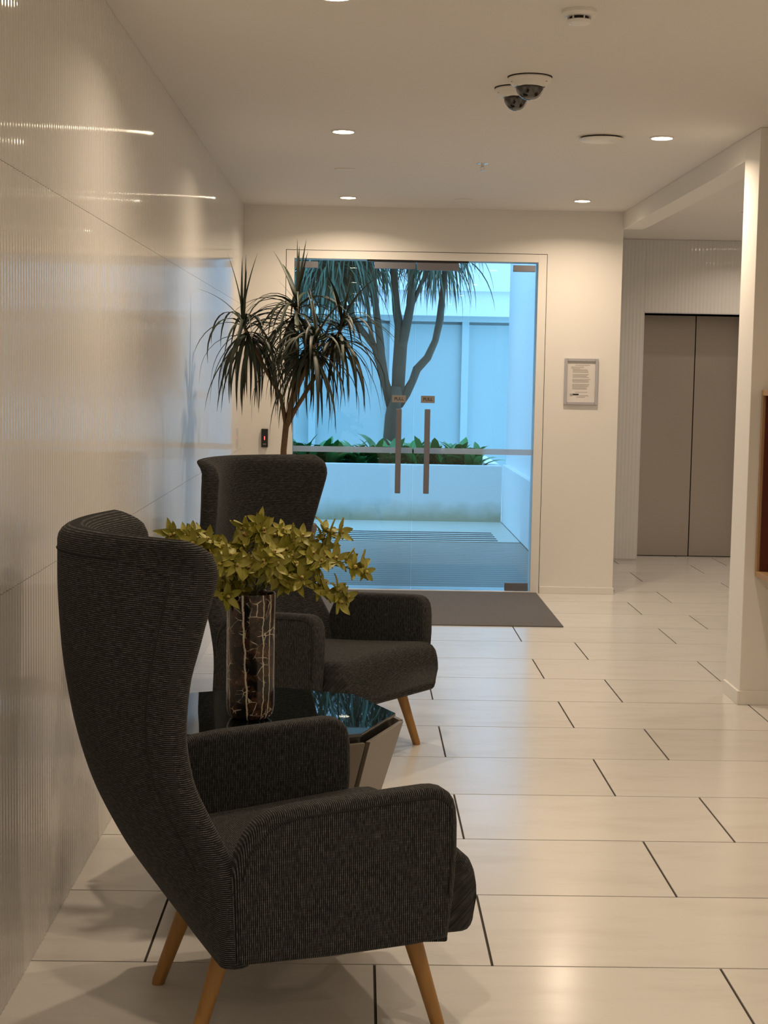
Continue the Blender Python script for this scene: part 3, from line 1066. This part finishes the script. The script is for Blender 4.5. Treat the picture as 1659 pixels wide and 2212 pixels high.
for (mid, top, r0) in [((607, 860, .01), (526, 712, .05), .012), ((634, 850, .03), (637, 668, .12), .013), ((655, 862, -.03), (735, 712, .03), .012), ((640, 855, -.06), (682, 745, -.12), .012)]:
    p0 = fork; p1 = dpt(*mid); p2 = dpt(*top)
    pts = [p0 + Vector((0, 0, -.02)), p0.lerp(p1, .5) + Vector((0, 0, .0)), p1, p1.lerp(p2, .5) + Vector((0, 0, -.01)), p2]
    MB().tube(pts, [.011, r0 * .9, r0 * .82, r0 * .75, r0 * .65], 10).build('branch', M['bark'], dr, smooth='all')
    heads.append((p2, (p2 - p1).normalized()))

def strap_mesh(L, W, elev, droop, name='leaf', seg=9, mat=None, fold=.35):
    vs, fs = [], []
    p = Vector((0, 0, 0)); e = elev
    for i in range(seg + 1):
        t = i / seg
        w = W * (.55 + .45 * min(1, t * 5)) * (1 - max(0, t - .35) / .65) ** .8 + .0004
        d = Vector((math.cos(e), 0, math.sin(e)))
        nz = Vector((-math.sin(e), 0, math.cos(e)))
        vs += [p + Vector((0, -w, 0)) + nz * w * fold, p, p + Vector((0, w, 0)) + nz * w * fold]
        p = p + d * (L / seg)
        e = max(-math.pi / 2 + .05, e - droop / seg * (1.4 - .6 * t))
    for i in range(seg):
        a = 3 * i
        fs += [(a, a + 3, a + 4, a + 1), (a + 1, a + 4, a + 5, a + 2)]
    me = bpy.data.meshes.new(name); me.from_pydata([tuple(v) for v in vs], [], fs); me.shade_smooth()
    me.materials.append(mat)
    return me
rd = random.Random(5)
dl = {'up': [strap_mesh(.40, .0100, math.radians(e), math.radians(d), mat=M['leafdark']) for e, d in ((86, 4), (80, 14), (70, 22), (62, 40))],
      'mid': [strap_mesh(l, .0100, math.radians(e), math.radians(d), mat=M['leafdark']) for l, e, d in ((.50, 45, 95), (.48, 30, 90), (.52, 18, 85), (.46, 55, 130), (.5, 38, 120))],
      'down': [strap_mesh(l, .0108, math.radians(e), math.radians(d), mat=M['leafdark']) for l, e, d in ((.52, -5, 85), (.50, -25, 65), (.46, -45, 45), (.54, 10, 105), (.50, -35, 50))]}
for p, ax in heads:
    for k in range(72):
        f = k / 71
        kind = 'up' if k >= 66 else ('mid' if k >= 42 else 'down')
        o = mobj('leaf', dl[kind][rd.randrange(len(dl[kind]))], None, dr)
        s = rd.uniform(.64, .92)
        o.scale = (s, s * rd.uniform(.8, 1.2), s)
        o.location = p + ax * (-.08 + .10 * f)
        reach = max(v.co.x for v in o.data.vertices) * s
        for _ in range(60):
            az = rd.uniform(0, 2 * math.pi)
            if PC.x + o.location.x + math.cos(az) * reach > XL + .035: break
        o.rotation_euler = (rd.uniform(-.08, .08), rd.uniform(-.10, .10), az)

# ================================================================== COURTYARD
YD0, YPL = YF + .22, 16.03
deck = MB().box(-4.0, 1.50, YD0, YPL, -.12, -.032).build('deck_base', M['shadowgap'])
tag(deck, 'weathered timber deck outside the glass doors', kind='structure')
PLK = .118
plk = MB().box(-2.75, 2.75, -PLK / 2 + .0032, PLK / 2 - .0032, -.03, 0).mesh('plank', M['deck'], bevel=.002, seg=1)
npl = int((YPL - YD0) / PLK)
for k in range(npl):
    yy = YD0 + (k + .5) * (YPL - YD0) / npl
    if yy > 14.02: continue
    mobj('plank', plk, None, deck, (-1.25, yy, -.006))
# paving strip with the slotted drain
tag(MB().box(-4.0, 1.50, 14.06, YPL, -.04, -.006).build('paving_strip', M['paving']), 'pale paving strip crossing the deck', kind='structure')
dr_ = empty('slot_drain', (.30, 14.53, -.006))
tag(dr_, 'row of long dark drain slots in the pale paving', 'drain')
for k in range(5):
    yy = -.36 + .175 * k
    MB().box(-2.2, 1.0, yy - .022, yy + .022, 0, .004).build('slot', M['drain'], dr_)

# courtyard walls
tag(MB().box(1.50, 1.62, YD0, YPL, -.1, .60).box(1.56, 1.80, YD0, 16.3, .60, 4.2).box(1.50, 1.60, YF + .22, YPL, -.1, .0).build('wall_courtyard_right', M['extwhite']),
    'tall white wall on the right of the courtyard', kind='structure')
tag(MB().box(-4.0, -3.8, YD0, 20.0, -.1, 2.1).build('wall_courtyard_left', M['extwhite']), 'white wall on the left of the courtyard', kind='structure')
ground = MB().box(-4.0, 4.0, 18.1, 20.6, -.12, -.03).build('paving_back', M['extwhite'])
tag(ground, 'pale paving behind the planter', kind='structure')

# planter box
pl = empty('planter_box', (0, YPL, 0))
tag(pl, 'long white rendered planter box across the courtyard', 'planter')
ZPT = .583
b = MB()
b.box(-3.78, 1.499, 0, .14, -.06, ZPT)
b.box(-3.78, 1.499, 1.95, 2.07, -.06, ZPT)
b.box(1.36, 1.499, .14, 1.95, -.06, ZPT)
b.build('planter_wall', M['planter'], pl, bevel=.004)
MB().box(-3.78, 1.36, .14, 1.95, -.06, ZPT - .08).build('planter_soil', M['soil'], pl)

# building at the back
bb = empty('courtyard_building', (0, 20.0, -.03))
tag(bb, 'pale building at the back of the courtyard with tall panelled glazing', 'building')
def Z20(z): return z + .03
def part(name, mat, x0, x1, y0, y1, z0, z1, par=bb, bev=0.0):
    return MB().box(x0, x1, y0, y1, Z20(z0), Z20(z1)).build(name, mat, par, bevel=bev)
part('rear_wall', M['extwall'], -4.2, 4.2, .20, .40, -.03, 2.30)
part('upper_wall', M['extwhite'], -4.2, 4.2, -.06, .40, 2.66, 5.2)
part('fascia', M['extwhite'], -4.2, 4.2, -.12, .40, 2.285, 2.60)
part('string_course', M['extwhite'], -4.2, 4.2, -.20, .40, 2.60, 2.66)
part('top_rail', M['extwall'], -4.2, 4.2, .06, .20, 2.215, 2.285)
xs = [-4.2, -3.0, -1.8, -.62, .42, 1.36, 2.5, 3.6]
for x in xs:
    part('mullion', M['extmullion'], x - .045, x + .045, .07, .20, -.03, 2.215)
for a, c in zip(xs[:-1], xs[1:]):
    part('window_pane', M['extpane'], a + .045, c - .045, .14, .17, .10, 2.18)

# ---- courtyard tree
YT = 16.93
PXT = YT / 3322.8
tree = empty('courtyard_tree', (.36, YT, ZPT - .08))
tag(tree, 'multi-stemmed grey tree with drooping strap leaves in the white planter', 'tree')
def tpt(px, py, dy=0.0):
    # measured outline of the tree at its own distance
    return Vector(((px - 848) * PXT - .0 + (py - 950) * .00009, dy, .80 - (py - 950) * PXT - (ZPT - .08)))
MB().tube([tpt(843, 1020), tpt(845, 950), tpt(848, 900), tpt(857, 860), tpt(860, 835)], [.098, .085, .078, .085, .07], 14).build('trunk', M['barkout'], tree, smooth='all')
brs = [
    [(850, 885), (838, 840), (822, 790), (812, 752), (800, 738), (772, 700), (752, 665)],
    [(846, 880), (832, 820), (826, 770), (822, 735), (816, 690), (808, 620), (800, 570), (792, 500), (782, 440)],
    [(858, 870), (860, 800), (862, 740), (864, 705), (858, 670), (855, 625), (852, 585), (846, 520), (836, 440)],
    [(862, 870), (866, 800), (872, 745), (880, 700), (888, 660), (889, 620), (888, 575), (886, 500), (884, 400)],
    [(862, 875), (878, 850), (893, 822), (902, 797), (925, 772), (942, 735), (952, 690), (957, 640), (962, 600), (964, 520), (952, 430)],
    [(806, 744), (800, 700), (795, 650), (792, 600), (778, 560)],
    [(886, 672), (900, 640), (915, 605), (930, 565), (940, 530)],
]
rad0 = [.052, .050, .060, .060, .052, .026, .028]
dys = [(0, -.1), (0, -.25), (0, .1), (0, -.05), (0, .15), (-.1, -.2), (-.02, .1)]
for bi, (br, r0) in enumerate(zip(brs, rad0)):
    n = len(br)
    pts = [tpt(px, py, dys[bi][0] + (dys[bi][1] - dys[bi][0]) * i / (n - 1)) for i, (px, py) in enumerate(br)]
    rr = [r0 * (1 - .45 * i / (n - 1)) * (1 + .10 * math.sin(i * 2.3)) for i in range(n)]
    MB().tube(pts, rr, 10).build('branch', M['barkout'], tree, smooth='all')
rt = random.Random(21)
tl = [strap_mesh(l, .015, math.radians(e), math.radians(d), mat=M['leafout'], seg=8) for l, e, d in
      ((.85, 35, 120), (.8, 10, 95), (.9, -10, 70), (.75, -30, 50), (.8, 55, 140), (.7, -50, 30), (.62, 75, 60))]
theads = [(665, 585, -.1, 40), (705, 560, .1, 44), (745, 575, -.2, 46), (778, 555, 0, 40), (720, 600, -.35, 36), (812, 535, .1, 18), (888, 520, .1, 14), (938, 545, .0, 30), (966, 535, .15, 28)]
for (px, py, dy, nn) in theads:
    c = tpt(px, py, dy)
    for k in range(nn):
        o = mobj('leaf', tl[rt.randrange(len(tl))], None, tree)
        s = rt.uniform(.6, 1.05)
        o.scale = (s, s, s)
        o.rotation_euler = (rt.uniform(-.15, .15), rt.uniform(-.15, .2), rt.uniform(0, 2 * math.pi))
        o.location = c + Vector((rt.uniform(-.04, .04), rt.uniform(-.04, .04), rt.uniform(-.06, .08)))

crown = MB()
upper = [(838, 455, .1, 26), (884, 420, .0, 26), (952, 440, .2, 26), (782, 450, -.2, 26), (722, 490, .0, 26), (905, 360, .2, 24), (820, 370, -.1, 24), (985, 380, .0, 22), (750, 400, .2, 22), (870, 300, .0, 20)]
for (px, py, dy, nn) in theads + upper:
    c = tpt(px, py, dy)
    for k in range(int(nn * 3.2)):
        src = tl[rt.randrange(len(tl))]
        sc = rt.uniform(.6, 1.1)
        mt = (Matrix.Translation(c + Vector((rt.uniform(-.06, .06), rt.uniform(-.06, .06), rt.uniform(-.10, .08))))
              @ Matrix.Rotation(rt.uniform(0, 2 * math.pi), 4, 'Z') @ Matrix.Rotation(rt.uniform(-.15, .2), 4, 'Y') @ Matrix.Scale(sc, 4))
        crown.add([mt @ v.co for v in src.vertices], [tuple(p.vertices) for p in src.polygons])
tag(mobj('leaf_mass', crown.mesh('leaf_mass', M['leafout'], smooth='all', fix=False), None, tree), kind='stuff')

# ---- leafy plants in the planter
def broad_leaf(L, W, elev, droop):
    vs, fs = [], []
    p = Vector((0, 0, 0)); e = elev; seg = 7
    for i in range(seg + 1):
        t = i / seg
        w = W * math.sin(math.pi * (t * .9 + .06)) ** .7 if i < seg else .0005
        nz = Vector((-math.sin(e), 0, math.cos(e)))
        vs += [p + Vector((0, -w, 0)) + nz * w * .25, p, p + Vector((0, w, 0)) + nz * w * .25]
        p = p + Vector((math.cos(e), 0, math.sin(e))) * (L / seg)
        e -= droop / seg
    for i in range(seg):
        a = 3 * i
        fs += [(a, a + 3, a + 4, a + 1), (a + 1, a + 4, a + 5, a + 2)]
    me = bpy.data.meshes.new('leaf'); me.from_pydata([tuple(v) for v in vs], [], fs); me.shade_smooth()
    me.materials.append(M['leafbed'])
    return me
bl = [broad_leaf(.46, .058, math.radians(e), math.radians(d)) for e, d in ((82, 45), (72, 60), (60, 65), (86, 85), (50, 60))]
rb = random.Random(4)
ORD = ['first', 'second', 'third', 'fourth', 'fifth', 'sixth', 'seventh', 'eighth', 'ninth', 'tenth', 'eleventh', 'twelfth', 'thirteenth', 'fourteenth', 'fifteenth', 'sixteenth', 'seventeenth']
for i in range(17):
    x = -1.15 + .148 * i
    y = YPL + .33 + (.16 if i % 2 else 0) + rb.uniform(-.03, .06)
    p = empty('leafy_plant', (x, y, ZPT - .085))
    tag(p, 'leafy green plant in the white planter, ' + ORD[16 - i] + ' from its right end', 'plant', 'leafy plants in the white planter')
    for k in range(26):
        o = mobj('leaf', bl[rb.randrange(5)], None, p)
        s = rb.uniform(.55, .92) * (1.5 if (k == 0 and i in (6, 9)) else 1)
        o.scale = (s, s, s)
        o.rotation_euler = (0, rb.uniform(-.1, .1), rb.uniform(0, 2 * math.pi))
        o.location = (rb.uniform(-.06, .06), rb.uniform(-.05, .05), 0)

# ================================================================== WALL FITTINGS
# framed notice
fx0, fx1, fz0, fz1 = 1.414, 1.650, 1.324, 1.646
fr = empty('framed_notice', ((fx0 + fx1) / 2, YF, fz0))
tag(fr, 'silver framed printed notice on the wall right of the doors', 'notice')
cx = (fx0 + fx1) / 2
hw, hh, fw = (fx1 - fx0) / 2, fz1 - fz0, .022
for nm, (a, b_, c, d_) in {'l': (-hw, -hw + fw, 0, hh), 'r': (hw - fw, hw, 0, hh), 'b': (-hw + fw, hw - fw, 0, fw), 't': (-hw + fw, hw - fw, hh - fw, hh)}.items():
    MB().box(a, b_, -.018, 0, c, d_).build('frame_bar', M['silver'], fr, bevel=.004, seg=3)
pp = MB().box(-hw + fw, hw - fw, -.006, 0, fw, hh - fw).build('paper', M['paper'], fr)
lines = MB()
rl = random.Random(2)
def ln(x0, x1, z, h): lines.box(x0, x1, -.0066, -.0060, z, z + h)
ln(-.045, .060, .272, .004)
for k in range(3):
    ln(-.070, .0 + rl.uniform(-.01, .02), .262 - .006 * k, .0025)
for k in range(21):
    if k in (4, 9, 14): continue
    ln(-.062 + rl.uniform(0, .004), .066 - rl.uniform(0, .03), .243 - .0068 * k, .0032)
ln(-.04, .045, .086, .003); ln(-.030, .030, .052, .004); ln(-.01, .052, .062, .004)
lines.build('printed_text', M['ink'], pp)
logo = MB().box(-.055, -.014, -.0068, -.0060, .066, .077)
logo.build('printed_logo', M['inkdark'], pp)
MB().box(-.075, -.055, -.0067, -.0060, .060, .077).build('printed_logo', M['ink'], pp)

# card reader
rdx, rdz = -.655, 1.057
cr_ = empty('card_reader', (rdx, YF, rdz - .064))
tag(cr_, 'slim black access reader with red light left of the doors', 'card reader')
MB().box(-.023, .023, -.022, 0, 0, .128).build('housing', M['black'], cr_, bevel=.004)
MB().box(-.003, .003, -.0235, -.0215, .052, .076).build('status_light', M['redled'], cr_)
MB().box(-.010, .010, -.0230, -.0215, .018, .026).build('badge', M['sign'], cr_)

# ================================================================== CEILING FITTINGS
def downlight(x, y, label, group='recessed ceiling downlights', w=1.0, col=LAMP_COL):
    d = empty('downlight', (x, y, HC))
    tag(d, label, 'ceiling light', group)
    MB().lathe([(.050, 0), (.058, 0), (.0585, -.003), (.056, -.006), (.050, -.0065), (.048, -.002)], 36, cap0=False, cap1=False).build('trim_ring', M['whiteplastic'], d, smooth=True)
    MB().lathe([(.0005, -.0040), (.030, -.0040), (.0495, -.0025)], 36, cap0=False, cap1=False).build('lens', M['lens'], d)
    ld = bpy.data.lights.new('downlight_lamp', 'AREA')
    ld.shape = 'DISK'; ld.size = .090; ld.energy = LAMP_W * w; ld.color = col; ld.spread = math.radians(150)
    lo = bpy.data.objects.new('lamp', ld); COL.objects.link(lo)
    lo.parent = d; lo.location = (0, 0, -.008)
    return d
downlight(-.097, 10.12, 'lit downlight above the left glass door leaf, close to the far wall')
downlight(-.098, 7.41, 'lit downlight at the middle of the ceiling, left of the dome cameras')
downlight(-.093, 4.80, 'lit downlight cut off by the top edge of the view')
downlight(1.416, 10.05, 'lit downlight above the framed notice, close to the far wall')
downlight(1.414, 7.41, 'lit downlight right of the round ceiling vent')
for (x, y) in ((1.41, 4.80), (-.095, 2.20), (1.41, 2.20), (-.095, -.40), (1.41, -.40), (-.095, -3.0), (1.41, -3.0)):
    downlight(x, y, 'downlight in the ceiling outside the view', w=1.0 if y > 4 else .75)
for (x, y) in ((3.16, 11.93), (3.0, 8.9), (4.1, 10.6)):
    downlight(x, y, 'downlight in the lift corridor ceiling, out of view', w=.62, col=(1.0, .83, .68))

def dome_camera(x, y, label, r, drop):
    d = empty('dome_camera', (x, y, HC))
    tag(d, label, 'camera', 'ceiling dome cameras')
    MB().lathe([(.086, .0), (.086, -.002), (.080, -.004)], 40).build('gasket', M['shadowgap'], d)
    MB().lathe([(.083, -.004), (.0845, -.008), (.080, -.020), (.066, -.034), (r + .006, -.038), (r + .003, -.036)], 40, cap1=False).build('housing', M['whiteplastic'], d, smooth=True)
    pr = [(r * math.cos(math.radians(a)), -.036 - drop * math.sin(math.radians(a))) for a in (0, 10, 20, 32, 44, 56, 68, 78, 86)]
    pr.append((.0004, -.036 - drop))
    MB().lathe(pr, 36).build('dome', M['dome'], d, smooth='all')
    MB().lathe([(r + .003, -.0355), (r + .004, -.038), (r + .001, -.0395)], 36, cap0=False, cap1=False).build('dome_ring', M['chrome'], d, smooth=True)
    for a in (200, 320):
        MB().lathe([(.004, -.0245), (.004, -.0225)], 10, c=(.074 * math.cos(math.radians(a)), .074 * math.sin(math.radians(a)), 0)).build('screw', M['shadowgap'], d)
dome_camera(.632, 6.01, 'nearer white dome security camera with dark bubble', .054, .052)
dome_camera(.602, 6.24, 'farther white dome security camera half hidden by the nearer one', .048, .054)

sd = empty('smoke_detector', (.668, 4.93, HC))
tag(sd, 'white round smoke detector at the top edge of the ceiling', 'smoke detector')
MB().lathe([(.055, 0), (.055, -.010), (.048, -.018), (.040, -.020)], 36).build('base', M['whiteplastic'], sd, smooth=True)
MB().lathe([(.030, -.020), (.030, -.030)], 24).build('sensing_chamber', M['shadowgap'], sd)
for k in range(6):
    a = math.radians(20 + 60 * k)
    MB().box(-.0015, .0015, .028, .036, -.031, -.019).build('rib', M['whiteplastic'], sd, rot=(0, 0, a))
MB().lathe([(.038, -.030), (.040, -.033), (.036, -.040), (.020, -.043), (.0005, -.044)], 36).build('cap', M['whiteplastic'], sd, smooth=True)
MB().lathe([(.004, -.0395), (.004, -.0425), (.001, -.044)], 12, c=(-.029, 0, 0)).build('indicator', M['chrome'], sd, smooth=True)

av = empty('air_vent', (1.129, 7.43, HC))
tag(av, 'round white disc air vent in the ceiling beside the right downlight', 'vent')
MB().lathe([(.112, 0), (.112, -.003), (.104, -.004)], 44).build('collar', M['whiteplastic'], av, smooth=True)
MB().lathe([(.098, -.004), (.098, -.012)], 40).build('throat', M['shadowgap'], av)
MB().lathe([(.106, -.011), (.107, -.014), (.100, -.019), (.0005, -.020)], 44).build('disc', M['whiteplastic'], av, smooth=True)

def disc(x, y, label):
    o = MB().lathe([(.062, 0), (.062, -.003), (.058, -.0055), (.0005, -.006)], 36).build('cover_plate', M['ceil'], smooth=True, loc=(x, y, HC))
    tag(o, label, 'ceiling plate', 'flat round ceiling plates')
disc(-.104, 8.77, 'flat white round cover plate between the two left downlights')
disc(.655, 10.13, 'flat white round cover plate by the far wall, above the door handles')

def sprinkler(x, y, label):
    s = empty('sprinkler', (x, y, HC))
    tag(s, label, 'sprinkler', 'ceiling sprinklers')
    MB().lathe([(.032, 0), (.031, -.003), (.016, -.006)], 28).build('escutcheon', M['chrome'], s, smooth=True)
    MB().lathe([(.009, -.005), (.009, -.018), (.006, -.020)], 16).build('body', M['chrome'], s, smooth=True)
    MB().tube([(-.008, 0, -.018), (-.011, 0, -.028), (-.004, 0, -.038)], .0022, 6).tube([(.008, 0, -.018), (.011, 0, -.028), (.004, 0, -.038)], .0022, 6).build('yoke', M['chrome'], s)
    MB().lathe([(.014, -.038), (.014, -.0395), (.004, -.0405)], 16).build('deflector', M['chrome'], s)
sprinkler(.641, 8.42, 'small metal fire sprinkler in the middle of the lobby ceiling')
sprinkler(2.60, 10.55, 'small metal fire sprinkler in the lift corridor ceiling')

# ================================================================== WALL SHELF UNIT (right edge)
cb = empty('wall_shelf_unit', (1.842, 7.045, .607))
tag(cb, 'wooden open wall unit with dark red inside at the right edge', 'shelf unit')
cl, chh, cd = 1.30, .860, XR - 1.842
def cbx(nm, x0, x1, y0, y1, z0, z1, mat): return MB().box(x0, x1, y0, y1, z0, z1).build(nm, mat, cb, bevel=.0015)
t_ = .026
cbx('bottom_board', 0, cd, -cl, 0, 0, t_, M['cabwood'])
cbx('top_board', 0, cd, -cl, 0, chh - t_, chh, M['cabwood'])
cbx('side_board', 0, cd, -t_, 0, t_, chh - t_, M['cabwood'])
cbx('side_board', 0, cd, -cl, -cl + t_, t_, chh - t_, M['cabwood'])
cbx('lining', .012, cd - .012, -t_ - .008, -t_, t_, chh - t_, M['redwood'])
cbx('back_board', cd - .012, cd, -cl + t_, -t_ - .0, t_, chh - t_, M['redwood'])
cbx('shelf', .10, cd - .012, -cl + t_, -t_ - .008, .285, .305, M['redwood'])
bk = MB().box(.0, .19, -.16, 0, 0, .022).build('book', M['blacklac'], bevel=.002, loc=(1.842 + .13, 7.045 - .06, .607 + .3052))
tag(bk, 'black bound book lying on the shelf of the wooden wall unit', 'book')
bk2 = MB().box(.0, .16, -.13, 0, 0, .03).build('paper_stack', M['paper'], bevel=.002, loc=(1.842 + .15, 7.045 - .065, .607 + .3274))
tag(bk2, 'small pale paper stack on the black book in the wooden wall unit', 'paper')
